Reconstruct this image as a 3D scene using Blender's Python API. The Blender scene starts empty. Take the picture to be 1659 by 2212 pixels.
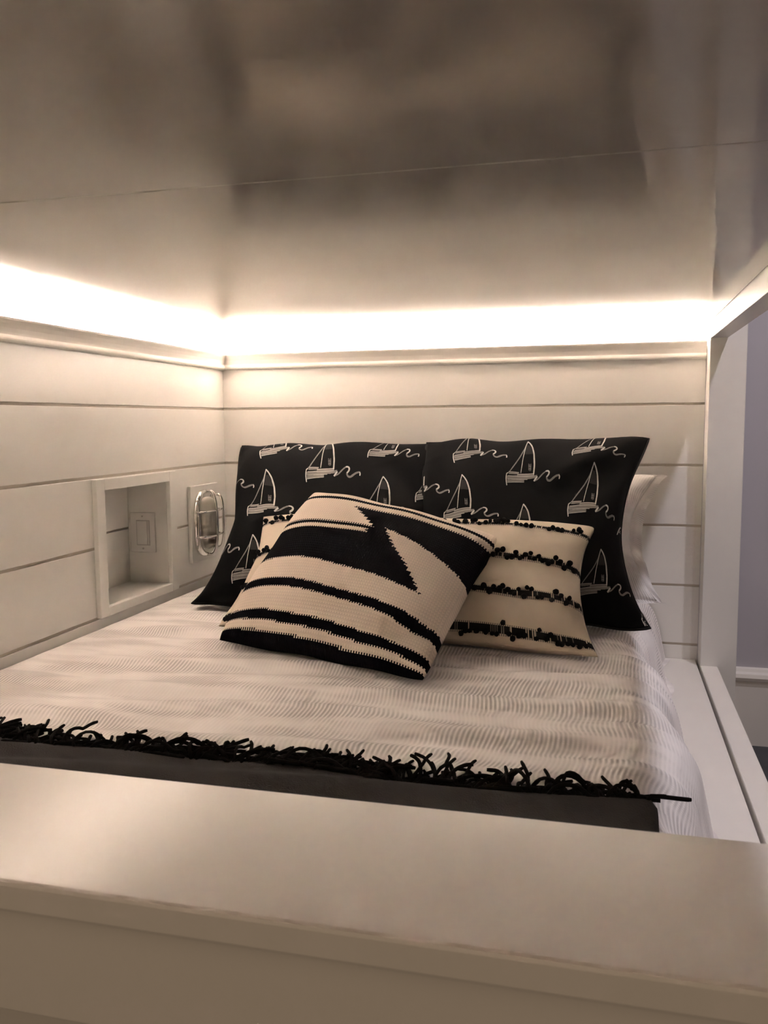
import bpy, math, random
import numpy as np
from mathutils import Matrix, Vector

random.seed(7)
rng = np.random.default_rng(11)
SC = bpy.context.scene
COL = SC.collection
ZO = 0.97            # floor level: design heights are measured from the eye line, floor at -0.97

# ------------------------------------------------------------------ camera
cam_d = bpy.data.cameras.new('camera')
cam = bpy.data.objects.new('camera', cam_d)
COL.objects.link(cam)
cam_d.sensor_fit = 'HORIZONTAL'
cam_d.sensor_width = 36.0
cam_d.lens = 1875.24 / 1659 * 36.0
cam_d.clip_start = 0.02
_yaw, _pit, _rol = 0.2531, 0.1039, -0.0076
_f = Vector((-math.sin(_yaw), math.cos(_yaw), 0)); _r = Vector((math.cos(_yaw), math.sin(_yaw), 0)); _u = Vector((0, 0, 1))
_f, _u = _f * math.cos(_pit) - _u * math.sin(_pit), _u * math.cos(_pit) + _f * math.sin(_pit)
_r, _u = _r * math.cos(_rol) + _u * math.sin(_rol), _u * math.cos(_rol) - _r * math.sin(_rol)
M = Matrix((( _r.x, _u.x, -_f.x, 1.281), (_r.y, _u.y, -_f.y, -2.7674), (_r.z, _u.z, -_f.z, 0.0192 + ZO), (0, 0, 0, 1)))
cam.matrix_world = M
cam_d.dof.use_dof = True
cam_d.dof.focus_distance = 2.0
cam_d.dof.aperture_fstop = 18.0
SC.camera = cam

# ------------------------------------------------------------------ world, exposure
world = bpy.data.worlds.new('world')
SC.world = world
world.use_nodes = True
bg = world.node_tree.nodes['Background']
bg.inputs[0].default_value = (1.0, 0.75, 0.52, 1)
bg.inputs[1].default_value = 0.0115
SC.view_settings.view_transform = 'Standard'
SC.view_settings.look = 'None'
SC.view_settings.gamma = 1.0
SC.view_settings.use_curve_mapping = False
SC.view_settings.exposure = 5.0
LED_STRENGTH = 11.4
LED_COLOUR = (1.0, 0.865, 0.795)
DOWN_WATT = 1.5
DOWN_COLOUR = (1.0, 0.93, 1.0)

# ------------------------------------------------------------------ materials
def pin(nt, v, name):
    return nt.nodes[v].inputs[name]

def mat(name, col, rough=0.5, spec=0.5, metal=0.0, bump=None, coat=0.0, sheen=0.0, vary=0.0):
    m = bpy.data.materials.new(name)
    m.use_nodes = True
    nt = m.node_tree
    b = nt.nodes['Principled BSDF']
    b.inputs['Base Color'].default_value = (*col, 1)
    b.inputs['Roughness'].default_value = rough
    b.inputs['Specular IOR Level'].default_value = spec
    b.inputs['Metallic'].default_value = metal
    b.inputs['Coat Weight'].default_value = coat
    b.inputs['Sheen Weight'].default_value = sheen
    tc = nt.nodes.new('ShaderNodeTexCoord')
    if bump:
        sc, st, dist = bump
        n = nt.nodes.new('ShaderNodeTexNoise'); n.inputs['Scale'].default_value = sc; n.inputs['Detail'].default_value = 3
        nt.links.new(tc.outputs['Object'], n.inputs['Vector'])
        bn = nt.nodes.new('ShaderNodeBump'); bn.inputs['Strength'].default_value = st; bn.inputs['Distance'].default_value = dist
        nt.links.new(n.outputs['Fac'], bn.inputs['Height'])
        nt.links.new(bn.outputs['Normal'], b.inputs['Normal'])
    if vary:
        n2 = nt.nodes.new('ShaderNodeTexNoise'); n2.inputs['Scale'].default_value = 9; n2.inputs['Detail'].default_value = 4
        nt.links.new(tc.outputs['Object'], n2.inputs['Vector'])
        r = nt.nodes.new('ShaderNodeMapRange')
        r.inputs['To Min'].default_value = 1 - vary; r.inputs['To Max'].default_value = 1 + vary
        nt.links.new(n2.outputs['Fac'], r.inputs['Value'])
        mx = nt.nodes.new('ShaderNodeVectorMath'); mx.operation = 'SCALE'; mx.inputs[0].default_value = col
        nt.links.new(r.outputs['Result'], mx.inputs['Scale'])
        nt.links.new(mx.outputs['Vector'], b.inputs['Base Color'])
    return m

PAINT = mat('white_satin_paint', (0.825, 0.80, 0.755), 0.36, 0.5, bump=(60, 0.03, 0.001))
PAINT_GLOSS = mat('white_gloss_paint', (0.84, 0.80, 0.75), 0.25, 0.8, bump=(25, 0.015, 0.001))
def lacquer(name, col, rough, ior, most):
    """diffuse paint under a blurred clear gloss whose strength rises towards grazing views"""
    m = bpy.data.materials.new(name); m.use_nodes = True; nt = m.node_tree
    nt.nodes.remove(nt.nodes['Principled BSDF'])
    tc = nt.nodes.new('ShaderNodeTexCoord'); n = nt.nodes.new('ShaderNodeTexNoise'); n.inputs['Scale'].default_value = 3
    nt.links.new(tc.outputs['Object'], n.inputs['Vector'])
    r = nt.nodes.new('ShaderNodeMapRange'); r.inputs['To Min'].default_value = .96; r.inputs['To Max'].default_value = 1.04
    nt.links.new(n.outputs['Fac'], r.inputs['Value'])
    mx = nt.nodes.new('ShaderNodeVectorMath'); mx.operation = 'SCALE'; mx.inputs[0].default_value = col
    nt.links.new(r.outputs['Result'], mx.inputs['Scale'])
    d = nt.nodes.new('ShaderNodeBsdfDiffuse'); nt.links.new(mx.outputs['Vector'], d.inputs['Color'])
    g = nt.nodes.new('ShaderNodeBsdfAnisotropic'); g.inputs['Roughness'].default_value = rough; g.inputs['Color'].default_value = (.96, .95, .93, 1)
    f = nt.nodes.new('ShaderNodeFresnel'); f.inputs['IOR'].default_value = ior
    c = nt.nodes.new('ShaderNodeMath'); c.operation = 'MINIMUM'; c.inputs[1].default_value = most
    nt.links.new(f.outputs[0], c.inputs[0])
    mix = nt.nodes.new('ShaderNodeMixShader'); nt.links.new(c.outputs[0], mix.inputs[0])
    nt.links.new(d.outputs[0], mix.inputs[1]); nt.links.new(g.outputs[0], mix.inputs[2])
    nt.links.new(mix.outputs[0], nt.nodes['Material Output'].inputs[0])
    return m

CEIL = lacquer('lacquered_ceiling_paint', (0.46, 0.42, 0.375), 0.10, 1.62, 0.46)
TRIM = mat('white_trim_paint', (0.70, 0.665, 0.62), 0.35, 0.5, bump=(25, 0.015, 0.001))
BACKING = mat('wall_backing', (0.60, 0.54, 0.46), 0.7, 0.3, bump=(40, 0.1, 0.001))
GREY_WALL = mat('lavender_grey_wall_paint', (0.50, 0.48, 0.52), 0.6, 0.3, bump=(90, 0.06, 0.001))
FLOOR = mat('dark_grey_carpet', (0.09, 0.09, 0.095), 0.95, 0.1, bump=(500, 0.6, 0.004), vary=0.3)
ROOM_CEIL = mat('room_ceiling_paint', (0.8, 0.79, 0.76), 0.8, 0.2, bump=(80, 0.05, 0.001))
CHROME = mat('polished_chrome', (0.80, 0.79, 0.76), 0.10, 0.5, metal=1.0, bump=(20, 0.01, 0.001))
PLASTIC = mat('switch_plastic', (0.78, 0.75, 0.72), 0.35, 0.5, bump=(50, 0.02, 0.001))
SCREW_AND_SHADE = mat('screw_and_gap_shade', (0.52, 0.49, 0.47), 0.45, 0.4, bump=(50, 0.02, 0.001))  # screw heads; same tone also paints the shade round the switch rocker
BLACK_COTTON = mat('black_cotton', (0.0072, 0.0075, 0.0080), 0.9, 0.08, bump=(900, 0.25, 0.0006))
PIPING = mat('black_piping', (0.010, 0.010, 0.010), 0.7, 0.2, bump=(900, 0.3, 0.0006))
INK_B = mat('white_ink', (0.58, 0.56, 0.525), 0.8, 0.1, bump=(900, 0.2, 0.0004), vary=0.4)
INK_M = mat('grey_ink', (0.23, 0.22, 0.205), 0.8, 0.1, bump=(900, 0.2, 0.0004), vary=0.65)
INK_D = mat('dim_ink', (0.030, 0.029, 0.028), 0.8, 0.1, bump=(900, 0.2, 0.0004), vary=0.5)
POM = mat('black_pom_yarn', (0.012, 0.012, 0.013), 0.9, 0.15, bump=(400, 0.8, 0.002))
CREAM_LINEN = mat('cream_slub_linen', (0.74, 0.64, 0.51), 0.85, 0.2, bump=(260, 0.35, 0.0012), vary=0.12)
BAND_BLACK = mat('black_band_thread', (0.016, 0.016, 0.016), 0.9, 0.15, bump=(600, 0.6, 0.001))
BAND_GREY = mat('grey_band_thread', (0.22, 0.20, 0.17), 0.9, 0.15, bump=(600, 0.6, 0.001))
THROW = mat('charcoal_wool', (0.062, 0.057, 0.056), 0.95, 0.06, bump=(450, 0.6, 0.002), vary=0.25)
FRINGE = mat('black_twisted_yarn', (0.010, 0.0095, 0.009), 0.9, 0.1, bump=(350, 0.7, 0.002))

def knit(name, col):
    m = mat(name, col, 0.95, 0.04)
    nt = m.node_tree; b = nt.nodes['Principled BSDF']
    uv = nt.nodes.new('ShaderNodeUVMap'); uv.uv_map = 'UVMap'
    sep = nt.nodes.new('ShaderNodeSeparateXYZ'); nt.links.new(uv.outputs['UV'], sep.inputs[0])
    def math_(op, a, b_=None):
        n = nt.nodes.new('ShaderNodeMath'); n.operation = op
        for i, v in enumerate((a, b_)):
            if v is None: continue
            if isinstance(v, (int, float)): n.inputs[i].default_value = v
            else: nt.links.new(v, n.inputs[i])
        return n.outputs[0]
    # V-shaped stitches: each column zigzags against the rows
    cx = math_('MULTIPLY', sep.outputs[0], 84.0)
    tri = math_('PINGPONG', cx, 0.5)
    row = math_('ADD', math_('MULTIPLY', sep.outputs[1], 62.0), math_('MULTIPLY', tri, 1.1))
    s1 = math_('ABSOLUTE', math_('SINE', math_('MULTIPLY', row, math.pi)))
    s2 = math_('ABSOLUTE', math_('SINE', math_('MULTIPLY', cx, math.pi)))
    h = math_('MULTIPLY', math_('POWER', s1, 0.6), math_('POWER', s2, 0.5))
    bn = nt.nodes.new('ShaderNodeBump'); bn.inputs['Strength'].default_value = 0.5; bn.inputs['Distance'].default_value = 0.002
    nt.links.new(h, bn.inputs['Height']); nt.links.new(bn.outputs['Normal'], b.inputs['Normal'])
    mr = nt.nodes.new('ShaderNodeMapRange'); mr.inputs['To Min'].default_value = 0.84; mr.inputs['To Max'].default_value = 1.0
    nt.links.new(h, mr.inputs['Value'])
    mx = nt.nodes.new('ShaderNodeVectorMath'); mx.operation = 'SCALE'; mx.inputs[0].default_value = col
    nt.links.new(mr.outputs['Result'], mx.inputs['Scale']); nt.links.new(mx.outputs['Vector'], b.inputs['Base Color'])
    return m

KNIT_CREAM = knit('cream_knit_yarn', (0.90, 0.775, 0.655))
KNIT_BLACK = knit('black_knit_yarn', (0.006, 0.006, 0.0085))

def quilt_mat(name='white_seersucker'):
    m = mat(name, (0.70, 0.66, 0.62), 0.9, 0.15)
    nt = m.node_tree; b = nt.nodes['Principled BSDF']
    uv = nt.nodes.new('ShaderNodeUVMap'); uv.uv_map = 'UVMap'      # metres on the cloth
    sep = nt.nodes.new('ShaderNodeSeparateXYZ'); nt.links.new(uv.outputs['UV'], sep.inputs[0])
    def math_(op, a, b_=None, c=None):
        n = nt.nodes.new('ShaderNodeMath'); n.operation = op
        for i, v in enumerate((a, b_, c)):
            if v is None: continue
            if isinstance(v, (int, float)): n.inputs[i].default_value = v
            else: nt.links.new(v, n.inputs[i])
        return n.outputs[0]
    def noise(sx, sy, det=1.0):
        mp = nt.nodes.new('ShaderNodeMapping'); mp.inputs['Scale'].default_value = (sx, sy, 1)
        nt.links.new(uv.outputs['UV'], mp.inputs['Vector'])
        n = nt.nodes.new('ShaderNodeTexNoise'); n.inputs['Scale'].default_value = 1.0; n.inputs['Detail'].default_value = det
        nt.links.new(mp.outputs['Vector'], n.inputs['Vector'])
        return n.outputs['Fac']
    x, y = sep.outputs[0], sep.outputs[1]
    warp = noise(5.0, 9.0)
    # ribs bend into arcs: their phase swings with the row
    yy = math_('ADD', math_('MULTIPLY', y, 2 * math.pi / 0.115), math_('MULTIPLY', warp, 7.0))
    ph = math_('ADD', math_('MULTIPLY', x, 2 * math.pi / 0.0078), math_('MULTIPLY', math_('SINE', yy), 1.1))
    ph = math_('ADD', ph, math_('MULTIPLY', noise(3.0, 5.5), 44.0))
    rib = math_('MULTIPLY_ADD', math_('SINE', ph), 0.5, 0.5)
    amp = nt.nodes.new('ShaderNodeMapRange'); amp.interpolation_type = 'SMOOTHSTEP'
    amp.inputs['From Min'].default_value = 0.38; amp.inputs['From Max'].default_value = 0.62
    amp.inputs['To Min'].default_value = 0.12; amp.inputs['To Max'].default_value = 1.0
    nt.links.new(noise(4.0, 15.0, 2.0), amp.inputs['Value'])
    dash = math_('MULTIPLY_ADD', math_('SINE', math_('MULTIPLY', y, 2 * math.pi / 0.0048)), 0.18, 0.82)
    h = math_('MULTIPLY', math_('MULTIPLY', rib, amp.outputs['Result']), dash)
    bn = nt.nodes.new('ShaderNodeBump'); bn.inputs['Strength'].default_value = 0.36; bn.inputs['Distance'].default_value = 0.003
    nt.links.new(h, bn.inputs['Height']); nt.links.new(bn.outputs['Normal'], b.inputs['Normal'])
    # grey weft shows in the troughs between ribs
    inv = math_('MULTIPLY', math_('SUBTRACT', 1.0, rib), amp.outputs['Result'])
    mr = nt.nodes.new('ShaderNodeMapRange'); mr.inputs['To Min'].default_value = 1.0; mr.inputs['To Max'].default_value = 0.66
    nt.links.new(inv, mr.inputs['Value'])
    mx = nt.nodes.new('ShaderNodeVectorMath'); mx.operation = 'SCALE'; mx.inputs[0].default_value = (0.97, 0.93, 0.915)
    nt.links.new(mr.outputs['Result'], mx.inputs['Scale']); nt.links.new(mx.outputs['Vector'], b.inputs['Base Color'])
    return m

QUILT = quilt_mat()

def emit(name, col, s):
    m = bpy.data.materials.new(name); m.use_nodes = True
    nt = m.node_tree; nt.nodes.remove(nt.nodes['Principled BSDF'])
    e = nt.nodes.new('ShaderNodeEmission'); e.inputs[0].default_value = (*col, 1); e.inputs[1].default_value = s
    nt.links.new(e.outputs[0], nt.nodes['Material Output'].inputs[0])
    return m

LED = emit('warm_led_diode_strip', LED_COLOUR, LED_STRENGTH)
DOWN_LENS = emit("downlight_lens", DOWN_COLOUR, 0.5)

GLASS = bpy.data.materials.new('frosted_lamp_glass'); GLASS.use_nodes = True
_b = GLASS.node_tree.nodes['Principled BSDF']
_b.inputs['Base Color'].default_value = (0.50, 0.47, 0.41, 1); _b.inputs['Roughness'].default_value = 0.30
_b.inputs['Transmission Weight'].default_value = 0.08; _b.inputs['IOR'].default_value = 1.45
_n = GLASS.node_tree.nodes.new('ShaderNodeTexNoise'); _n.inputs['Scale'].default_value = 120
_bn = GLASS.node_tree.nodes.new('ShaderNodeBump'); _bn.inputs['Strength'].default_value = 0.15; _bn.inputs['Distance'].default_value = 0.001
GLASS.node_tree.links.new(_n.outputs['Fac'], _bn.inputs['Height']); GLASS.node_tree.links.new(_bn.outputs['Normal'], _b.inputs['Normal'])

# ------------------------------------------------------------------ object helpers
def wloc(o):
    v = Vector((0, 0, 0))
    while o is not None:
        v += o.location; o = o.parent
    return v

def empty(name, loc, label, cat, group=None):
    o = bpy.data.objects.new(name, None); o.empty_display_size = 0.05
    COL.objects.link(o); o.location = (loc[0], loc[1], loc[2] + ZO)
    o['label'] = label; o['category'] = cat
    if group: o['group'] = group
    return o

def mesh_obj(name, verts, faces, mats, parent=None, smooth=False, origin=None, mat_idx=None, uvs=None):
    """verts in design coordinates; origin too (defaults to the parent's place or the box's base centre)"""
    v = np.array(verts, float); v[:, 2] += ZO
    if origin is not None: og = np.array(origin, float) + (0, 0, ZO)
    elif parent is not None: og = np.array(wloc(parent))
    else:
        lo, hi = v.min(0), v.max(0); og = np.array(((lo[0] + hi[0]) / 2, (lo[1] + hi[1]) / 2, lo[2]))
    me = bpy.data.meshes.new(name)
    me.from_pydata([tuple(p) for p in (v - og)], [], [tuple(int(i) for i in f) for f in faces])
    for m in (mats if isinstance(mats, (list, tuple)) else [mats]): me.materials.append(m)
    if mat_idx is not None: me.polygons.foreach_set('material_index', np.array(mat_idx, np.int32))
    if smooth: me.polygons.foreach_set('use_smooth', np.ones(len(me.polygons), bool))
    if uvs is not None:
        li = np.empty(len(me.loops), np.int32); me.loops.foreach_get('vertex_index', li)
        lay = me.uv_layers.new(name='UVMap'); lay.data.foreach_set('uv', np.asarray(uvs, np.float32)[li].ravel())
    me.update()
    o = bpy.data.objects.new(name, me); COL.objects.link(o)
    if parent is not None:
        o.parent = parent; o.location = Vector(og) - wloc(parent)
    else: o.location = og
    return o

class MB:
    def __init__(s): s.v = []; s.f = []; s.mi = []
    def add(s, v, f, mi=0):
        n = len(s.v); s.v += [tuple(p) for p in v]; s.f += [tuple(i + n for i in q) for q in f]; s.mi += [mi] * len(f)
    def box(s, x0, x1, y0, y1, z0, z1, c=0.0, mi=0):
        """box with chamfered edges (c)"""
        if c <= 0:
            v = [(x, y, z) for x in (x0, x1) for y in (y0, y1) for z in (z0, z1)]
            f = [(0, 1, 3, 2), (4, 6, 7, 5), (0, 4, 5, 1), (2, 3, 7, 6), (0, 2, 6, 4), (1, 5, 7, 3)]
            s.add(v, f, mi); return
        import bmesh
        bm = bmesh.new()
        bmesh.ops.create_cube(bm, size=1)
        for q in bm.verts:
            q.co = ((x0 + x1) / 2 + q.co.x * (x1 - x0), (y0 + y1) / 2 + q.co.y * (y1 - y0), (z0 + z1) / 2 + q.co.z * (z1 - z0))
        bmesh.ops.bevel(bm, geom=list(bm.edges), offset=c, segments=2, affect='EDGES', profile=0.5)
        bm.verts.index_update()
        s.add([q.co[:] for q in bm.verts], [[q.index for q in f.verts] for f in bm.faces], mi); bm.free()
    def tube(s, pts, r, n=8, mi=0, closed=False, rs=None):
        P = np.array(pts, float); k = len(P)
        T = np.roll(P, -1, 0) - np.roll(P, 1, 0) if closed else np.gradient(P, axis=0)
        T /= np.linalg.norm(T, axis=1)[:, None] + 1e-12
        up = np.array((0.0, 0, 1)) if abs(T[0] @ (0, 0, 1)) < .9 else np.array((1.0, 0, 0))
        N = np.cross(T[0], up); N /= np.linalg.norm(N)
        V = []
        for i in range(k):
            N = N - T[i] * (N @ T[i]); N /= np.linalg.norm(N) + 1e-12
            B = np.cross(T[i], N)
            rr = r if rs is None else rs[i]
            for j in range(n):
                a = 2 * math.pi * j / n
                V.append(P[i] + rr * (math.cos(a) * N + math.sin(a) * B))
        F = []
        for i in range(k if closed else k - 1):
            for j in range(n):
                i2 = (i + 1) % k
                F.append((i * n + j, i * n + (j + 1) % n, i2 * n + (j + 1) % n, i2 * n + j))
        if not closed:
            F.append(tuple(reversed(range(n)))); F.append(tuple((k - 1) * n + j for j in range(n)))
        s.add(V, F, mi)
    def prism(s, prof, axis, a0, a1, mi=0):
        """extrude a closed 2-D profile: axis 'x' profile=(y,z), axis 'y' profile=(x,z)"""
        n = len(prof)
        def at(p, a): return (a, p[0], p[1]) if axis == 'x' else (p[0], a, p[1])
        V = [at(p, a0) for p in prof] + [at(p, a1) for p in prof]
        F = [(i, (i + 1) % n, n + (i + 1) % n, n + i) for i in range(n)] + [tuple(reversed(range(n))), tuple(range(n, 2 * n))]
        s.add(V, F, mi)
    def build(s, name, mats, parent=None, smooth=False, **k):
        return mesh_obj(name, s.v, s.f, mats, parent, smooth, mat_idx=s.mi, **k)

def one_box(name, b, m, parent=None, c=0.002, **k):
    q = MB(); q.box(*b, c=c); return q.build(name, m, parent, **k)

def struct(o): o['kind'] = 'structure'; return o

W = 1.558          # clear width of the bunk
GROOVES = (0.065, -0.119, -0.303, -0.487, -0.671)
GAP = 0.0075
CEIL_Z = 0.298
Y_END = -2.45      # open foot end of the bunk

# ------------------------------------------------------------------ setting: floor, walls, ceiling
struct(one_box('floor', (-0.4, 4.0, -4.2, 0.2, -1.05, -0.97), FLOOR, c=0))

# left wall: backing with the niche hole, planks in front
NY0, NY1, NZ0, NZ1 = -0.768, -0.421, -0.462, -0.154       # niche opening
q = MB()
for b in ((-0.17, -0.0045, Y_END, NY0 - .012, -0.97, 0.60), (-0.17, -0.0045, NY1 + .012, 0.0045, -0.97, 0.60),
          (-0.17, -0.0045, NY0 - .012, NY1 + .012, -0.97, NZ0 - .012), (-0.17, -0.0045, NY0 - .012, NY1 + .012, NZ1 + .012, 0.60)):
    q.box(*b)
wl = struct(q.build('wall_left', BACKING))
rows = [(0.065, CEIL_Z)] + [(GROOVES[i + 1], GROOVES[i]) for i in range(4)] + [(-0.735, -0.671)]
for k, (z0, z1) in enumerate(rows):
    z0 += GAP / 2
    if k: z1 -= GAP / 2
    if k in (2, 3):
        one_box('plank', (-0.0045, 0, Y_END, NY0 - .012, z0, z1), PAINT, wl, 0.0012)
        one_box('plank', (-0.0045, 0, NY1 + .012, -0.0002, z0, z1), PAINT, wl, 0.0012)
        # slivers of the plank above / below the niche
        if k == 2: one_box('plank', (-0.0045, 0, NY0 - .012, NY1 + .012, NZ1 + .012, z1), PAINT, wl, 0.0012)
        else: one_box('plank', (-0.0045, 0, NY0 - .012, NY1 + .012, z0, NZ0 - .012), PAINT, wl, 0.0012)
    else:
        one_box('plank', (-0.0045, 0, Y_END, -0.0002, z0, z1), PAINT, wl, 0.0012)

wb = struct(one_box('wall_back', (-0.17, W - .001, 0.0045, 0.12, -0.97, 0.60), BACKING, c=0))
for k, (z0, z1) in enumerate(rows):
    one_box('plank', (-0.004, W - .0004, 0.0, 0.0045, z0 + GAP / 2, z1 - (GAP / 2 if k else 0)), PAINT, wb, 0.0012)

struct(one_box('wall_outer', (W - .001, 4.0, 0.0, 0.12, -0.97, 1.55), GREY_WALL, c=0))
struct(one_box('wall_right', (3.9, 4.0, -4.2, 0.0, -0.97, 1.55), GREY_WALL, c=0))
q = MB()
q.prism([(0, -0.97), (-0.018, -0.97), (-0.018, -0.772), (-0.026, -0.768), (-0.030, -0.758), (-0.026, -0.747), (-0.016, -0.742),
         (-0.012, -0.734), (0, -0.731)], 'x', W + .1005, 3.9)
struct(q.build('baseboard_outer', PAINT_GLOSS))

# bunk ceiling: two lacquered panels meeting at a joint, carried by the upper bunk
cl = struct(one_box('ceiling', (-0.17, W, Y_END, 0.12, CEIL_Z + .016, 0.60), BACKING, c=0))
SEAM = -1.788
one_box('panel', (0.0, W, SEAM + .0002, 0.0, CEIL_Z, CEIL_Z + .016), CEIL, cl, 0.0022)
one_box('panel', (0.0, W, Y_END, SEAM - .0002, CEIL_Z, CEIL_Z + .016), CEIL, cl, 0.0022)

# crown mouldings carrying the light strips
LIP, LIPD = 0.2495, 0.026
def crown_profile(sg):
    # (distance from wall, z): bead at the bottom, cove, upright lip, trough behind it
    p = [(0, 0.1965), (0.008, 0.197), (0.0125, 0.199), (0.0145, 0.2025), (0.0150, 0.206), (0.0140, 0.2095), (0.0115, 0.2125), (0.0105, 0.2145),
         (0.0115, 0.219), (0.0145, 0.228), (0.0195, 0.237), (LIPD - .001, 0.2445), (LIPD, LIP - .001), (LIPD - .001, LIP), (LIPD - .006, LIP), (LIPD - .006, 0.238), (0, 0.238)]
    return [(sg * a, z) for a, z in p]
def mitred(prof, axis, a_wall, a_far):
    """crown run whose end at the corner is mitred by each point's projection"""
    n = len(prof); V0, V1 = [], []
    for d, z in prof:
        if axis == 'y': V0.append((d, a_wall - abs(d), z)); V1.append((d, a_far, z))
        else: V0.append((a_wall + abs(d), d, z)); V1.append((a_far, d, z))
    F = [(i, (i + 1) % n, n + (i + 1) % n, n + i) for i in range(n)] + [tuple(reversed(range(n))), tuple(range(n, 2 * n))]
    return V0 + V1, F
v, f = mitred(crown_profile(1), 'y', 0.0, Y_END + .05)
t1 = struct(mesh_obj('trim_1', v, f, TRIM))
v, f = mitred(crown_profile(-1), 'x', 0.0, W - .001)
t2 = struct(mesh_obj('trim_2', v, f, TRIM))
def led_strip(name, b, label):
    o = one_box(name, b, LED, None, 0.0); o['label'] = label; o['category'] = 'light strip'; o['group'] = 'cove light strips'
    return o
led_strip('light_strip', (0.0085, 0.0145, Y_END + .06, -0.03, 0.238, 0.2405), 'warm light strip in the cove along the niche and lamp wall')
led_strip('light_strip', (0.03, W - .01, -0.016, -0.006, 0.238, 0.2405), 'warm light strip in the cove along the headboard wall')

# ------------------------------------------------------------------ room ceiling and downlights
struct(one_box('ceiling_outer', (W + .06, 4.0, -4.2, 0.12, 1.43, 1.55), ROOM_CEIL, c=0))
def downlight(x, y, label, watt):
    t = empty('recessed_downlight', (x, y, 1.43), label, 'ceiling light', 'room downlights')
    q = MB()
    prof = [(0.042, 0.0), (0.058, -0.004), (0.060, -0.001), (0.060, 0.0)]
    n = 28; V = []; F = []
    for i in range(n):
        a = 2 * math.pi * i / n
        for r, z in prof: V.append((x + r * math.cos(a), y + r * math.sin(a), 1.43 + z))
    for i in range(n):
        for j in range(3):
            F.append((i * 4 + j, ((i + 1) % n) * 4 + j, ((i + 1) % n) * 4 + j + 1, i * 4 + j + 1))
    q.add(V, F); q.build('trim_ring', PAINT_GLOSS, t, True)
    q = MB(); V = [(x + .041 * math.cos(2 * math.pi * i / n), y + .041 * math.sin(2 * math.pi * i / n), 1.4285) for i in range(n)]
    q.add(V, [tuple(reversed(range(n)))]); q.build('lens', DOWN_LENS, t)
    d = bpy.data.lights.new('downlight_lamp', 'SPOT'); d.energy = watt; d.color = DOWN_COLOUR; d.spot_size = math.radians(125)
    d.spot_blend = 0.6; d.shadow_soft_size = 0.035
    l = bpy.data.objects.new('downlight_lamp', d); COL.objects.link(l); l.parent = t; l.location = (0, 0, -0.012)
downlight(1.99, -0.905, 'round recessed downlight nearest the grey wall', DOWN_WATT)
downlight(1.97, -1.72, 'round recessed downlight farther from the grey wall', DOWN_WATT * 0.5)

# ------------------------------------------------------------------ bunk bed frame
bed = empty('bunk_bed', (W / 2, -1.0, -0.97), 'white painted built-in bunk bed frame with rails, corner post and broad footboard', 'bed')
one_box('corner_post', (W, W + .1, -0.0875, -0.0005, -0.97, 1.42), PAINT, bed, 0.002)
one_box('header_beam', (W + .0005, W + .048, Y_END, -0.088, 0.250, 0.60), PAINT, bed, 0.0015)
one_box('side_rail', (W, W + .048, -1.985, -0.088, -0.97, -0.711), PAINT, bed, 0.0025)
one_box('platform', (0.001, W - .007, -1.985, -0.001, -0.745, -0.717), PAINT, bed, 0.002)
one_box('footboard_cap', (0.001, W + .10, -2.200, -1.986, -0.375, -0.3474), PAINT_GLOSS, bed, 0.004)
one_box('footboard_apron', (0.001, W + .09, -2.188, -2.010, -0.470, -0.3752), PAINT_GLOSS, bed, 0.002)
one_box('footboard_panel', (0.001, W + .09, -2.090, -2.010, -0.97, -0.4702), PAINT_GLOSS, bed, 0.002)

# ------------------------------------------------------------------ niche, switch, lamp on the left wall
nic = empty('wall_niche', (-0.06, (NY0 + NY1) / 2, NZ0), 'white framed open niche recessed in the plank wall', 'niche')
FO = 0.038
one_box('frame_stile', (0.0002, 0.014, NY0 - FO, NY0, NZ0 - .024, NZ1 + .030), PAINT, nic, 0.0015)
one_box('frame_stile', (0.0002, 0.014, NY1, NY1 + FO, NZ0 - .024, NZ1 + .030), PAINT, nic, 0.0015)
one_box('frame_rail', (0.0002, 0.014, NY0 + .0002, NY1 - .0002, NZ1, NZ1 + .030), PAINT, nic, 0.0015)
one_box('frame_rail', (0.0002, 0.014, NY0 + .0002, NY1 - .0002, NZ0 - .024, NZ0), PAINT, nic, 0.0015)
ND = -0.130
one_box('side_board', (ND, 0.0, NY0 - .010, NY0, NZ0, NZ1), PAINT, nic, 0)
one_box('side_board', (ND, 0.0, NY1, NY1 + .010, NZ0, NZ1), PAINT, nic, 0)
one_box('top_board', (ND, 0.0, NY0 - .010, NY1 + .010, NZ1, NZ1 + .010), PAINT, nic, 0)
one_box('shelf_board', (ND, 0.0, NY0 - .010, NY1 + .010, NZ0 - .010, NZ0), PAINT, nic, 0)
one_box('back_board', (ND - .020, ND - .012, NY0 - .010, NY1 + .010, NZ0 - .01, NZ1 + .01), BACKING, nic, 0)
one_box('plank', (ND - .011, ND, NY0 - .010, NY1 + .010, NZ0 - .01, -0.297 - .003), PAINT, nic, 0.001)
one_box('plank', (ND - .011, ND, NY0 - .010, NY1 + .010, -0.297 + .003, NZ1 + .01), PAINT, nic, 0.001)

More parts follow.
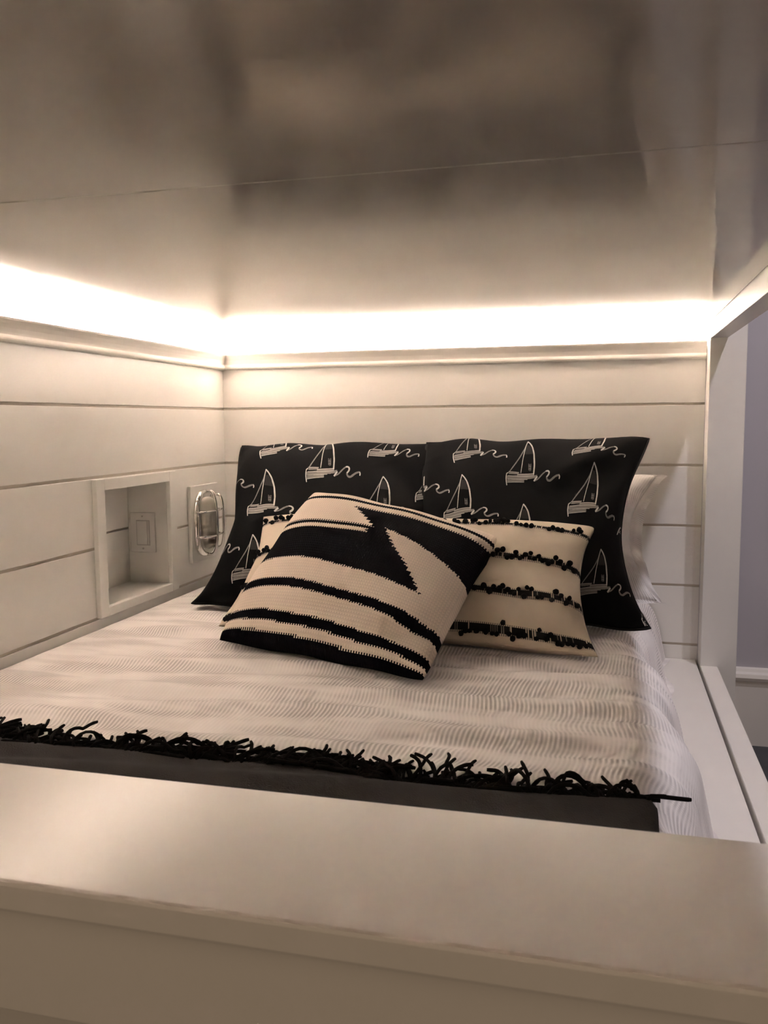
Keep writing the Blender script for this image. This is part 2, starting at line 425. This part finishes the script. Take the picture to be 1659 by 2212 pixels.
sw = empty('dimmer_switch', (-0.079, NY1 - .004, -0.368), 'white paddle dimmer switch with cover plate inside the wall niche', 'switch')
yb = NY1
one_box('cover_plate', (-0.121, -0.037, yb - .006, yb - .0003, -0.370, -0.248), PLASTIC, sw, 0.0025)
one_box('rocker_gap_shade', (-0.0995, -0.0550, yb - .0066, yb - .0060, -0.3485, -0.2715), SCREW_AND_SHADE, sw, 0.0002)  # thin darker sheet that paints the shadow gap around the rocker
one_box('rocker', (-0.097, -0.063, yb - .0085, yb - .006, -0.346, -0.274), PLASTIC, sw, 0.001)
one_box('slider', (-0.0615, -0.0575, yb - .0075, yb - .006, -0.346, -0.274), PLASTIC, sw, 0.0008)
for z in (-0.358, -0.260):
    q = MB(); n = 10
    V = [(-0.079 + .0028 * math.cos(2 * math.pi * i / n), yy_, z + .0028 * math.sin(2 * math.pi * i / n)) for yy_ in (yb - .006, yb - .0072) for i in range(n)]
    q.add(V, [(i, (i + 1) % n, n + (i + 1) % n, n + i) for i in range(n)] + [tuple(range(n, 2 * n))]); q.build('screw', SCREW_AND_SHADE, sw)

LY, LZ = -0.203, -0.303
lamp = empty('bulkhead_lamp', (0.0, LY, LZ - .12), 'unlit chrome caged oval bulkhead lamp on a white mounting board', 'wall lamp')
one_box('mounting_board', (0.0003, 0.012, -0.286, -0.090, -0.425, -0.180), PAINT, lamp, 0.0015)
A_, B_ = 0.064, 0.096
def oblong(a, b, n=48, p=2.6):
    out = []
    for i in range(n):
        t = 2 * math.pi * i / n; c, s = math.cos(t), math.sin(t)
        out.append((a * abs(c) ** (2 / p) * (1 if c >= 0 else -1), b * abs(s) ** (2 / p) * (1 if s >= 0 else -1)))
    return out
# cast base
q = MB(); n = 48; V = []; F = []
for x_, k in ((0.0122, 1.12), (0.022, 1.12), (0.027, 1.06), (0.027, 0.92)):
    V += [(x_, LY + y_, LZ + z_) for y_, z_ in oblong(A_ * k, B_ * k)]
for r_ in range(3):
    F += [(r_ * n + i, r_ * n + (i + 1) % n, (r_ + 1) * n + (i + 1) % n, (r_ + 1) * n + i) for i in range(n)]
F.append(tuple(range(3 * n, 4 * n)))
q.add(V, F); q.build('base', CHROME, lamp, True)
# glass dome
q = MB(); V = []; F = []; NR = 12
for r_ in range(NR + 1):
    a = r_ / NR * math.pi / 2
    k = math.cos(a) * 0.96; x_ = 0.027 + 0.025 * math.sin(a) ** .8
    V += [(x_, LY + y_ * (k if r_ < NR else .001), LZ + z_ * (k if r_ < NR else .001) * (1 if r_ < NR else 1)) for y_, z_ in oblong(A_ * .9, B_ * .92)]
for r_ in range(NR):
    F += [(r_ * n + i, r_ * n + (i + 1) % n, (r_ + 1) * n + (i + 1) % n, (r_ + 1) * n + i) for i in range(n)]
q.add(V, F); q.build('glass_dome', GLASS, lamp, True)
# cage: vertical hoops and cross bars
def hoop(dy, depth, half):
    pts = [(0.020, LY + dy, LZ - half)]
    for i in range(1, 24):
        a = math.pi * i / 24
        c = -math.cos(a)
        pts.append((0.022 + depth * math.sin(a) ** 0.45, LY + dy, LZ + half * (abs(c) ** 0.8) * (1 if c > 0 else -1)))
    pts.append((0.020, LY + dy, LZ + half)); return pts
for dy, dp, hf in ((-0.066, 0.008, 0.078), (0.004, 0.037, 0.104), (0.066, 0.031, 0.088)):
    q = MB(); q.tube(hoop(dy, dp, hf), 0.0050, 8); q.build('cage_bar', CHROME, lamp, True)
for dz in (-0.040, 0.040):
    pts = []
    for i in range(19):
        a = math.pi * i / 18
        pts.append((0.022 + 0.0350 * math.sin(a) ** 0.5, LY - 0.069 * math.cos(a), LZ + dz))
    q = MB(); q.tube(pts, 0.0034, 8); q.build('cage_bar', CHROME, lamp, True)

# ------------------------------------------------------------------ bedding
def quilt_z(x, y):
    """height of the bed top (design z)"""
    x = np.asarray(x, float); y = np.asarray(y, float)
    z = -0.500 + 0.010 * np.exp(-((x - .7) / .6) ** 2)
    calm = np.clip((x - .03) / .22, 0, 1)
    z = z + calm * 0.0045 * np.sin(2 * np.pi * (y / .155 + .35 * np.sin(2.1 * x + 1.0) + .15 * np.sin(7 * x)))
    z = z + calm * 0.0030 * np.sin(2 * np.pi * (y / .088 + .5 * np.sin(3.3 * x + .4)) + 2.0)
    z = z + calm * 0.0030 * np.sin(9.0 * x + 4 * y) * np.cos(5 * y)
    return z

nx, ny = 300, 380
s = np.linspace(0, 1, nx)[None, :]; yv = np.linspace(-1.975, -0.012, ny)[:, None]
# cloth width coordinate (metres): flat top, then a rounded fall on the open side
top_w = 1.300; c0 = 0.015
cw = s * 1.66 + c0 + 0 * yv
edge = top_w + 0.020 * np.sin(yv * 5.0 + 1.2) + 0.012 * np.sin(yv * 13.0) + 0.02 * np.clip((-yv - 1.2), 0, 1)
R_ = 0.115
over = np.clip(cw - edge, 0, None)
ang = np.clip(over / R_, 0, math.radians(78))
X = np.where(cw <= edge, cw, edge + R_ * np.sin(ang) + np.clip(over - R_ * math.radians(78), 0, None) * math.cos(math.radians(78)))
D = np.where(cw <= edge, 0, R_ * (1 - np.cos(ang)) + np.clip(over - R_ * math.radians(78), 0, None) * math.sin(math.radians(78)))
Z = quilt_z(X, yv) - D
Z = np.maximum(Z, -0.7155)
X = X + np.where(D > .03, 0.008 * np.sin(yv * 21 + 2) * np.clip(D / .12, 0, 1), 0)
Z = Z - 0.02 * np.exp(-((X - 0.015) / 0.018) ** 2)          # tucked in at the wall
V = np.stack([X, yv + 0 * X, Z], -1).reshape(-1, 3)
UV = np.stack([cw, yv + 0 * X], -1).reshape(-1, 2)
idx = np.arange(nx * ny).reshape(ny, nx)
F = np.stack([idx[:-1, :-1], idx[:-1, 1:], idx[1:, 1:], idx[1:, :-1]], -1).reshape(-1, 4)
qo = mesh_obj('quilt', V, F, QUILT, None, True, origin=(0.75, -1.0, -0.7155), uvs=UV)
qo['label'] = 'white seersucker quilt with wavy grey ribs covering the bed'; qo['category'] = 'quilt'

# ------------------------------------------------------------------ pillows
#PILLOW_BEGIN
class Pillow:
    """corners TL, TR, BR, BL in design coordinates; u -1..1 left-right, v -1..1 top-bottom"""
    def __init__(s, tl, tr, br, bl, front, back, ku=0.05, kv=0.05, power=0.45, creases=(), sag=0.0, ripple=0.0, seed=0.0, flat=2, kc=0.0, skew=0.0):
        s.flat = flat; s.kc = kc; s.skew = skew
        s.c = [np.array(p, float) for p in (tl, tr, br, bl)]
        n = np.cross(s.c[1] - s.c[0], s.c[3] - s.c[0]); n = -n / np.linalg.norm(n)
        n2 = np.cross(s.c[3] - s.c[2], s.c[1] - s.c[2]); n2 = -n2 / np.linalg.norm(n2)
        n = n + n2; n /= np.linalg.norm(n)
        if n[1] > 0: n = -n
        s.n = n; s.front, s.back, s.ku, s.kv, s.power, s.creases, s.sag, s.ripple, s.seed = front, back, ku, kv, power, creases, sag, ripple, seed
        s.hw = (np.linalg.norm(s.c[1] - s.c[0]) + np.linalg.norm(s.c[2] - s.c[3])) / 4
        s.hh = (np.linalg.norm(s.c[3] - s.c[0]) + np.linalg.norm(s.c[2] - s.c[1])) / 4
    def P(s, u, v, side=1):
        u = np.asarray(u, float); v = np.asarray(v, float)
        u, v = np.broadcast_arrays(u, v)
        kl, kr = s.ku if isinstance(s.ku, tuple) else (s.ku, s.ku)
        kt, kb = s.kv if isinstance(s.kv, tuple) else (s.kv, s.kv)
        uu = u * (1 - np.where(u < 0, kl, kr) * (1 - v ** 2) * (1 + s.skew * v) * u ** 2)
        vv = v * (1 - np.where(v < 0, kt, kb) * (1 - u ** 2) * v ** 2)
        cr = 1 - s.kc * (u * v) ** 6                  # corners are rounded off, not sharp
        uu, vv = uu * cr, vv * cr
        a, b = (uu + 1) / 2, (vv + 1) / 2
        tl, tr, br, bl = s.c
        base = ((1 - a) * (1 - b))[..., None] * tl + (a * (1 - b))[..., None] * tr + (a * b)[..., None] * br + ((1 - a) * b)[..., None] * bl
        e = np.clip((1 - np.abs(u) ** s.flat) * (1 - np.abs(v) ** s.flat), 0, 1)
        h = e ** s.power
        h = h * (1 + s.sag * v)
        w = 0
        for (u0, v0, u1, v1, amp, wd) in s.creases:
            du, dv = u1 - u0, v1 - v0; L = math.hypot(du, dv)
            t = np.clip(((u - u0) * du + (v - v0) * dv) / L ** 2, 0, 1)
            d = np.hypot(u - u0 - t * du, v - v0 - t * dv)
            w = w + amp * np.exp(-(d / wd) ** 2) * np.sin(np.pi * np.clip(t, 0.02, 1)) ** .6
        w = w + s.ripple * (np.sin(5 * u + 3 * v + s.seed) * np.cos(4 * v - 2 * u + 2 * s.seed) + .5 * np.sin(11 * u - 7 * v + s.seed)) * e ** .3
        # the seam wanders a little where cloth gathers
        wave = s.ripple * 1.2 * np.sin(9 * u + 8 * v + s.seed) * (np.maximum(abs(u), abs(v)) ** 6)
        off = (s.front if side > 0 else -s.back) * h + (w if side > 0 else -0.3 * w) + wave
        return base + off[..., None] * s.n
    def N(s, u, v):
        d = 1e-3
        a = s.P(u + d, v) - s.P(u - d, v); b = s.P(u, v + d) - s.P(u, v - d)
        n = np.cross(a, b); n /= np.linalg.norm(n, axis=-1)[..., None] + 1e-12
        return np.where(((n * s.n).sum(-1) < 0)[..., None], -n, n)

BLACK_L = Pillow((0.100, -0.095, -0.055), (0.775, -0.080, -0.050), (0.830, -0.625, -0.484), (0.158, -0.615, -0.484),
                 0.075, 0.030, ku=(0.19, 0.03), kv=(0.035, 0.03), power=0.55, flat=3.5, skew=0.75, kc=0.035, sag=0.10, ripple=0.0050, seed=0.4,
                 creases=((-.95, -.6, -.5, .2, -.010, .10), (-.9, -.9, -.35, -.25, .007, .13), (.55, -.6, .95, -.1, -.016, .16)))
BLACK_R = Pillow((0.728, -0.120, -0.040), (1.402, -0.110, -0.034), (1.392, -0.640, -0.484), (0.795, -0.650, -0.484),
                 0.068, 0.012, ku=(0.035, 0.25), kv=(0.04, 0.03), power=0.55, flat=3.5, skew=0.25, kc=0.022, sag=0.08, ripple=0.0050, seed=2.1,
                 creases=((.95, -.95, .05, -.2, .012, .13), (.9, -.5, .2, -.05, -.010, .14), (-.95, -.1, -.4, .3, -.008, .1), (-.9, -.7, -.7, .1, -.012, .10)))
SHAM = Pillow((0.760, -0.050, -0.150), (1.425, -0.055, -0.150), (1.420, -0.290, -0.478), (0.790, -0.300, -0.478),
              0.070, 0.035, ku=(0.05, 0.24), kv=(0.04, 0.04), power=0.5, ripple=0.006, seed=1.0)
LUMBAR = Pillow((0.324, -0.455, -0.248), (1.254, -0.470, -0.255), (1.268, -0.905, -0.485), (0.355, -0.830, -0.484),
                0.066, -0.012, ku=(0.07, 0.085), kv=(0.02, 0.02), power=0.45, flat=3.0, sag=0.12, ripple=0.0025, seed=3.0,
                creases=((-.3, -.5, .4, -.4, .006, .2), (.9, .9, .5, .3, -.010, .12)))
KNIT = Pillow((0.512, -0.555, -0.165), (1.030, -0.600, -0.277), (0.946, -1.170, -0.483), (0.412, -0.970, -0.483),
              0.092, 0.018, ku=(0.0, 0.04), kv=(0.01, 0.035), power=0.42, kc=0.03, sag=0.08, ripple=0.002, seed=0.9,
              creases=((.95, .55, .55, .75, -.016, .09),))
#PILLOW_END

def grid_uv(nu, nv, edge_pow=1.0):
    a = np.linspace(-1, 1, nu + 1); b = np.linspace(-1, 1, nv + 1)
    return np.meshgrid(a, b)

def pillow_mesh(p, nu, nv, name, mats, parent, pattern=None, metric=False):
    """closed cushion cover: front and back grids welded along the seam; pattern(u,v)->material index per cell"""
    U, Vv = grid_uv(nu, nv)
    fr = p.P(U, Vv, 1); bk = p.P(U, Vv, -1)
    n1 = (nu + 1) * (nv + 1)
    ids = np.arange(n1).reshape(nv + 1, nu + 1)
    bid = np.full((nv + 1, nu + 1), -1); inner = np.zeros_like(bid, bool); inner[1:-1, 1:-1] = True
    bid[~inner] = ids[~inner]; bid[inner] = n1 + np.arange(inner.sum())
    V = np.concatenate([fr.reshape(-1, 3), bk[inner]])
    def quads(i): return np.stack([i[:-1, :-1], i[1:, :-1], i[1:, 1:], i[:-1, 1:]], -1).reshape(-1, 4)
    Fq = np.concatenate([quads(ids), quads(bid)[:, ::-1]])
    if metric: uv = np.stack([(U + 1) * p.hw, (Vv + 1) * p.hh], -1)
    else: uv = np.stack([(U + 1) / 2, (1 - Vv) / 2], -1)
    uv = np.concatenate([uv.reshape(-1, 2), uv[inner]])
    mi = None
    if pattern is not None:
        uc = (U[:-1, :-1] + U[1:, 1:]) / 2; vc = (Vv[:-1, :-1] + Vv[1:, 1:]) / 2
        a = pattern(uc, vc).reshape(-1); mi = np.concatenate([a, a])
    return mesh_obj(name, V, Fq, mats, parent, True, mat_idx=mi, uvs=uv)

def seam_loop(p, n=60, out=0.0):
    t = np.linspace(-1, 1, n, endpoint=False)
    u = np.concatenate([t, np.ones(n), -t, -np.ones(n)]); v = np.concatenate([-np.ones(n), t, np.ones(n), -t])
    return p.P(u, v, 1)

# -- sailboats printed on the black cushions: brush strokes lying on the cloth.  Units: about 1.5 mm of cloth, y down, from the bow
BOAT = [
    # (points, width, ink)
    ([(6.3, -7), (18, -25), (28, -41), (38, -61), (43.5, -79)], 2.6, 1),
    ([(30.6, -7), (34.5, -38), (41.0, -72), (44, -82)], 1.7, 0),
    ([(43.5, -82), (49, -75), (54, -65), (58, -48), (59.5, -24), (58, -5)], 3.4, 0),
    ([(5, -4), (16, -5), (26, -5.5)], 5.0, 1),
    ([(23, -1.5), (40, -3), (59, -5)], 6.0, 1),
    ([(23, -3.8), (40, -5.4), (59, -7)], 1.2, 0),
    ([(23, .8), (40, -.8), (59, -2.6)], 1.0, 0),
    ([(4, -6.6), (16, -7.4), (27, -7.6)], 1.0, 0),
    ([(2, 14.5), (20, 12.4), (38, 10.8)], 1.0, 0),
    ([(1, 4.5), (24, 3), (46, 1), (66, -1.5)], 7.0, 1),
    ([(2, 11.5), (20, 9.5), (38, 8)], 5.5, 1),
    ([(3, 1.5), (14, 1.0), (24, -.5)], 1.2, 0),
    ([(2, 8.0), (20, 6.5), (45, 5.0)], 1.0, 0),
    ([(0.4, -3), (-.6, 4), (-.2, 11), (1.6, 20)], 2.4, 0),
    ([(-.2, -2), (4, -5)], 2.2, 0),
    ([(59, 8), (62, 4), (66, -1)], 3.6, 0),
    ([(59, 8), (68, 4), (77, -5), (84, -9.5)], 3.2, 1),
    ([(84, -9.5), (90, -10.5), (92.5, -6), (90, -1), (86, 2)], 3.6, 0),
    ([(86, 2), (87, 8), (93, 10), (100, 5), (107, 1), (114, 0.5)], 4.2, 1),
    ([(113, 0.5), (115, 2), (113, 7)], 2.6, 0),
    # sail number
    ([(47, -27), (47.6, -13)], 1.0, 1), ([(49.4, -26), (50, -12)], 1.0, 1), ([(52, -27), (52, -13)], 1.0, 1),
    ([(46.6, -22), (52.6, -21)], 0.9, 1), ([(46.6, -16), (52.6, -17)], 0.9, 1),
]
PATCH = [(42, -66), (47, -70), (53, -64), (56, -49), (38, -47), (39.5, -56)]
def stroke_mesh(q, p, anchor, lin, pts, width, mi):
    P = np.array(pts, float); seg = np.linalg.norm(np.diff(P, axis=0), axis=1); L = np.concatenate([[0], np.cumsum(seg)])
    n = max(3, int(L[-1] / 2.5) + 1); t = np.linspace(0, L[-1], n)
    S = np.stack([np.interp(t, L, P[:, i]) for i in (0, 1)], -1)
    if len(P) > 2:                                # soften the corners
        for _ in range(2): S[1:-1] = (S[:-2] + 2 * S[1:-1] + S[2:]) / 4
    T = np.gradient(S, axis=0); T /= np.linalg.norm(T, axis=1)[:, None] + 1e-9
    Nn = np.stack([-T[:, 1], T[:, 0]], -1)
    wv = width / 2 * (0.8 + 0.25 * np.sin(np.linspace(0.3, 2.8, n)) + 0.06 * rng.standard_normal(n))
    A = S + Nn * wv[:, None]; B = S - Nn * wv[:, None]
    out = []
    for Q in (A, B):
        Q = Q @ lin.T / 1000
        out.append((anchor[0] + Q[:, 0], anchor[1] + Q[:, 1]))
    u = np.stack([out[0][0], out[1][0]], -1); v = np.stack([out[0][1], out[1][1]], -1)
    ok = (np.abs(u) < .992).all(1) & (np.abs(v) < .992).all(1)
    u = np.clip(u, -.99, .99); v = np.clip(v, -.99, .99)
    pos = p.P(u, v) + p.N(u, v) * (0.0007 + 0.0002 * (2 - mi))
    base = pos.reshape(-1, 3)
    F = [(2 * i, 2 * i + 1, 2 * i + 3, 2 * i + 2) for i in range(n - 1) if ok[i] and ok[i + 1]]
    if F: q.add(base, F, mi)

def boat(p, parent, u, v, a, b, c, d):
    q = MB(); lin = np.array(((a, b), (c, d)))      # print axes on the cloth, in thousandths of (u, v)
    # grey wash between mast and sail edge, as scan-line strokes
    for k in range(7):
        y = -68 + k * 3.2; x0 = 41.6 - (y + 68) * -.0 - (k * .55); x1 = 49 + min(k, 4) * 1.6 + k * .25
        stroke_mesh(q, p, (u, v), lin, [(x0, y), ((x0 + x1) / 2, y - .3), (x1, y)], 3.3, 2)
    for pts, w, mi in BOAT: stroke_mesh(q, p, (u, v), lin, pts, w * .85, mi)
    if q.f: q.build('sailboat_print', [INK_B, INK_M, INK_D], parent)

def black_cushion(p, label, boats):
    lo = p.P(np.array([0.0]), np.array([1.0]))[0]
    t = empty('sailboat_cushion', (lo[0], lo[1], lo[2]), label, 'cushion', 'black sailboat cushions')
    pillow_mesh(p, 90, 90, 'cover', BLACK_COTTON, t)
    q = MB(); q.tube(seam_loop(p), 0.0034, 6, closed=True); q.build('piping', PIPING, t, True)
    for b in boats: boat(p, t, *b)
    return t

#BOATS_BEGIN
BOATS_L = [(-0.696, 0.033, 5.59, 1.42, 0.92, 6.0), (-0.166, -0.407, 4.45, 1.29, 0.2, 7.55), (-0.701, -0.722, 4.41, 1.89, -1.01, 7.05), (0.37, -0.736, 4.04, -0.12, 0.06, 6.13), (0.426, 0.095, 4.01, 0.65, -0.52, 5.27), (-0.628, 0.78, 4.6, 1.13, -0.08, 4.67), (-1.513, -0.597, 7.24, 0.85, 2.94, 5.43), (-1.323, 0.455, 6.06, 1.84, 0.64, 5.06), (0.854, -0.233, 3.83, 0.19, -1.62, 5.7)]
BOATS_R = [(-0.758, 0.018, 4.33, 0.49, 0.61, 5.11), (-0.213, -0.348, 3.98, 0.1, 0.11, 6.16), (-0.706, -0.673, 4.24, 0.55, 0.46, 5.96), (0.348, -0.68, 4.35, -0.46, -0.11, 4.71), (0.326, -0.013, 4.47, -0.31, 0.4, 6.28), (-0.216, 0.37, 3.87, 0.11, 0.12, 4.75), (0.42, 0.781, 4.38, -0.43, -0.36, 4.29), (-1.256, -0.474, 4.7, 0.29, 2.15, 5.38), (0.995, 0.042, 10.43, -6.04, -4.03, 7.85), (0.959, 0.946, 4.59, 1.18, -2.19, 4.92)]
#BOATS_END
black_cushion(BLACK_L, 'black sailboat-print square cushion beside the bulkhead lamp', BOATS_L)
black_cushion(BLACK_R, 'black sailboat-print square cushion beside the corner post', BOATS_R)

# -- white sham behind
def sham():
    p = SHAM
    t = empty('pillow_sham', (1.1, -0.3, -0.478), 'white seersucker pillow sham tucked behind the black cushion by the post', 'pillow')
    pillow_mesh(p, 60, 50, 'cover', QUILT, t, metric=True)
    # ruffled flange round the seam
    n = 160
    t_ = np.linspace(-1, 1, n, endpoint=False)
    u = np.concatenate([t_, np.ones(n), -t_, -np.ones(n)]); v = np.concatenate([-np.ones(n), t_, np.ones(n), -t_])
    e = p.P(u, v, 1); c = p.P(np.zeros(1), np.zeros(1), 1)[0]
    d = e - e.mean(0); d -= (d @ p.n)[:, None] * p.n; d /= np.linalg.norm(d, axis=1)[:, None]
    k = np.arange(4 * n); V = []; UVs = []
    m = 5
    for j in range(m):
        f_ = j / (m - 1)
        ro = e + d * (0.034 * f_) + p.n * (f_ * (0.010 * np.sin(k * .19) + 0.006 * np.sin(k * .071 + 1)))[:, None] - np.array((0, 0, .012)) * f_ ** 2
        ro[:, 2] = np.maximum(ro[:, 2], -0.487); ro[:, 1] = np.minimum(ro[:, 1], -0.006)
        V.append(ro); UVs.append(np.stack([k * .0042, np.full(len(k), f_ * .045)], -1))
    V = np.concatenate(V); N4 = 4 * n
    F = [(j * N4 + i, j * N4 + (i + 1) % N4, (j + 1) * N4 + (i + 1) % N4, (j + 1) * N4 + i) for j in range(m - 1) for i in range(N4)]
    mesh_obj('flange', V, F, QUILT, t, True, uvs=np.concatenate(UVs))
sham()

# -- cream lumbar cushion with pom-pom bands
BANDS = [(-0.74, .050), (-0.11, .055), (0.44, .055), (0.905, .050)]
def lumbar_pattern(u, v):
    out = np.zeros(u.shape, int)
    r = np.random.default_rng(5).random((len(BANDS) + 1, 2000))
    ci = np.clip(((u + 1) * 190).astype(int), 0, 1999)   # one cell = one thread
    for k, (v0, h) in enumerate(BANDS):
        core = np.abs(v - v0) < h * .62
        rim = np.abs(v - v0) < h
        out = np.where(rim & (ci % 2 == 0), 2, out)
        out = np.where(core & (r[k][ci] < .84), 1, out)
    return out
def lumbar():
    p = LUMBAR
    t = empty('lumbar_cushion', (0.79, -0.75, -0.48), 'long cream lumbar cushion with rows of black pom-poms', 'cushion')
    pillow_mesh(p, 380, 120, 'cover', [CREAM_LINEN, BAND_BLACK, BAND_GREY], t, pattern=lumbar_pattern)
    import bmesh
    bm = bmesh.new(); bmesh.ops.create_icosphere(bm, subdivisions=2, radius=1.0)
    r = np.random.default_rng(3)
    for vv in bm.verts: vv.co *= 0.88 + .2 * r.random()
    me = bpy.data.meshes.new('pom_pom'); bm.to_mesh(me); bm.free(); me.materials.append(POM)
    me.polygons.foreach_set('use_smooth', np.ones(len(me.polygons), bool))
    tl = np.array(wloc(t))
    for k, (v0, h) in enumerate(BANDS):
        n = 74
        for i in range(n):
            u = -0.97 + 1.94 * (i + .5 * r.random()) / n
            if r.random() < .18: continue
            v = v0 + (h * (.3 + .9 * r.random()) * (1 if r.random() < (.8 if k == 3 else .45) else -1))
            v = min(max(v, -.985), .985)
            pos = p.P(np.array(u), np.array(v)); nn = p.N(np.array(u), np.array(v))
            rad = 0.0050 + .0024 * r.random()
            c = pos + nn * rad * .75
            o = bpy.data.objects.new('pom_pom', me); COL.objects.link(o); o.parent = t
            o.location = Vector(c + (0, 0, ZO)) - Vector(tl); o.scale = (rad, rad, rad * 1.1)
            o.rotation_euler = tuple(r.random(3) * 6)
lumbar()

# -- knitted cushion
#KNIT_BEGIN
KNIT_LINES = {
    'top': [(-1, -.67), (1, -.67)],
    'mid': [(-1, .19), (-.5, .185), (-.25, .20), (.12, .24), (.48, .28), (.73, .31), (1, .36)],
    'cream': [[(-1.1, -.70), (-.40, -.70), (-.30, -.63), (-.15, -.50), (-.01, -.365), (-1.1, -.365)],
              [(-1.1, -.315), (-.05, -.315), (-.03, -.25), (-1.1, -.25)],
              [(.10, -.38), (.42, -.28), (.71, -.18), (.92, -.10), (1.1, -.03), (1.1, .55), (.74, .335), (.48, .04), (.29, -.14)]],
    'stripes': [([(-1, -.83), (1, -.83)], [(-1, -.775), (1, -.775)]),
                ([(-1, .43), (-.5, .425), (-.1, .47), (.3, .51), (.7, .53), (1, .57)], [(-1, .52), (-.5, .52), (-.1, .56), (.3, .60), (.7, .63), (1, .68)]),
                ([(-1, .75), (-.6, .76), (0, .79), (.5, .82), (1, .83)], [(-1, .84), (-.6, .85), (0, .875), (.5, .90), (1, .91)])],
    'black': [[(-1.1, .925), (-.6, .93), (0, .945), (.5, .96), (1.1, .965), (1.1, 1.1), (-1.1, 1.1)]],
}
#KNIT_END
def knit_pattern(u, v):
    tooth = np.where((np.floor((u + 1) * 84)).astype(int) % 2 == 0, 0.0065, -0.0065)
    t = v + tooth
    tv = u + np.where((np.floor((v + 1) * 42.5)).astype(int) % 2 == 0, 0.010, -0.010)
    return knit_black(tv, t).astype(int)
def knit_black(u, v):
    def L(p): return np.interp(u, [q[0] for q in p], [q[1] for q in p])
    blk = np.zeros(u.shape, bool)
    K = KNIT_LINES
    # broad hourglass between the upper stripes and the lower cream band, cut by two cream wedges
    blk |= (v > L(K['top'])) & (v < L(K['mid']))
    poly = lambda P: inside(u, v, P)
    for P in K['cream']: blk &= ~poly(P)
    for a, b in K['stripes']: blk |= (v > L(a)) & (v < L(b))
    for P in K['black']: blk |= poly(P)
    return blk
def inside(x, y, P):
    c = np.zeros(x.shape, bool); n = len(P)
    for i in range(n):
        (x0, y0), (x1, y1) = P[i], P[(i + 1) % n]
        if y0 == y1: continue
        c ^= ((y0 > y) != (y1 > y)) & (x < (x1 - x0) * (y - y0) / (y1 - y0) + x0)
    return c
def knitted():
    p = KNIT
    t = empty('knitted_cushion', (0.66, -1.0, -0.478), 'cream and black striped knitted cushion with triangles leaning in front of the others', 'cushion')
    pillow_mesh(p, 168, 170, 'cover', [KNIT_CREAM, KNIT_BLACK], t, pattern=knit_pattern)
knitted()

# ------------------------------------------------------------------ throw with fringe
TX0, TX1, TY = 0.012, 1.352, -1.610
thr = empty('throw_blanket', (0.68, -1.79, -0.49), 'charcoal wool throw with tangled black fringe laid across the bed foot', 'blanket')
def throw_edge(x): return TY + 0.006 * np.sin(9 * x) + 0.004 * np.sin(23 * x + 1)
nx, ny = 160, 40
xs = np.linspace(TX0, TX1, nx); ts = np.linspace(0, 1, ny)
Xg, Tg = np.meshgrid(xs, ts)
Yg = throw_edge(Xg) * (1 - Tg) + -1.974 * Tg
lift = 0.011 + 0.0015 * np.sin(14 * Xg + 3 * Yg)
rim = np.minimum(np.minimum(Xg - TX0, TX1 - Xg), (throw_edge(Xg) - Yg))
lift = lift * np.sqrt(np.clip(rim / .010, 0, 1))
Zt = quilt_z(Xg, Yg) + 0.0015 + lift
Zb = quilt_z(Xg, Yg) + 0.0010
V = np.concatenate([np.stack([Xg, Yg, Zt], -1).reshape(-1, 3), np.stack([Xg, Yg, Zb], -1).reshape(-1, 3)])
ids = np.arange(nx * ny).reshape(ny, nx)
def Q(i): return np.stack([i[:-1, :-1], i[1:, :-1], i[1:, 1:], i[:-1, 1:]], -1).reshape(-1, 4)
F = np.concatenate([Q(ids), Q(ids + nx * ny)[:, ::-1]]).tolist()
ring = np.concatenate([ids[0, :-1], ids[:-1, -1], ids[-1, :0:-1], ids[:0:-1, 0]])
for a, b in zip(ring, np.roll(ring, -1)): F.append((a, b, b + nx * ny, a + nx * ny))
mesh_obj('woven_body', V, F, THROW, thr, True)
r = np.random.default_rng(21)
NS, NX = 285, 420                     # strands that lie on top one by one, and the tangle under them
tangle = MB()
for i in range(NS + NX):
    under = i >= NS
    x = TX0 + .006 + (TX1 - TX0 - .012) * ((i + .3 * r.random()) / NS if not under else r.random())
    y = float(throw_edge(x)) - .004 - .010 * r.random()
    L = (0.078 + .036 * r.random()) if not under else .045 + .035 * r.random()
    n = 13 if not under else 7; st = L / (n - 1)
    clump = 0.9 * math.sin(x * 74) + 0.7 * math.sin(x * 23 + 1)
    yaw = clump * .75 + r.normal(0, .5) + .25
    pitch = abs(r.normal(.25, .4)) if r.random() > .12 else .9 + .3 * r.random()
    if x > TX1 - .10: yaw = min(yaw, .5)
    curl = r.normal(0, .22); layer = 0.004 + .016 * r.random()
    if under: pitch = .4 * r.random(); layer = .003 + .008 * r.random()
    pts = [(x, y, float(quilt_z(x, y)) + .009)]
    if i == NS - 2: yaw, pitch, curl = 1.35, .1, .05
    for k in range(1, n):
        yaw += .7 * curl + r.normal(0, .08); yaw = max(-1.65, min(1.65, yaw))
        pitch -= .22 if pitch > -.9 else 0
        d = (math.sin(yaw) * math.cos(pitch), math.cos(yaw) * math.cos(pitch), math.sin(pitch))
        px_, py_, pz_ = pts[-1]
        nx_, ny_ = px_ + d[0] * st, py_ + d[1] * st
        nx_ = max(nx_, .012)
        nz_ = max(pz_ + d[2] * st, float(quilt_z(nx_, ny_)) + layer)
        pts.append((nx_, ny_, nz_))
    rad = 0.0024 + .0008 * r.random()
    if under: tangle.tube(pts, rad, 5); continue
    q = MB()
    q.tube(pts, rad, 5, rs=[rad * (1 if k < n - 1 else .8) for k in range(n)])
    q.build('fringe_strand', FRINGE, thr, True)
tangle.build('fringe_strand', FRINGE, thr, True)['kind'] = 'stuff'
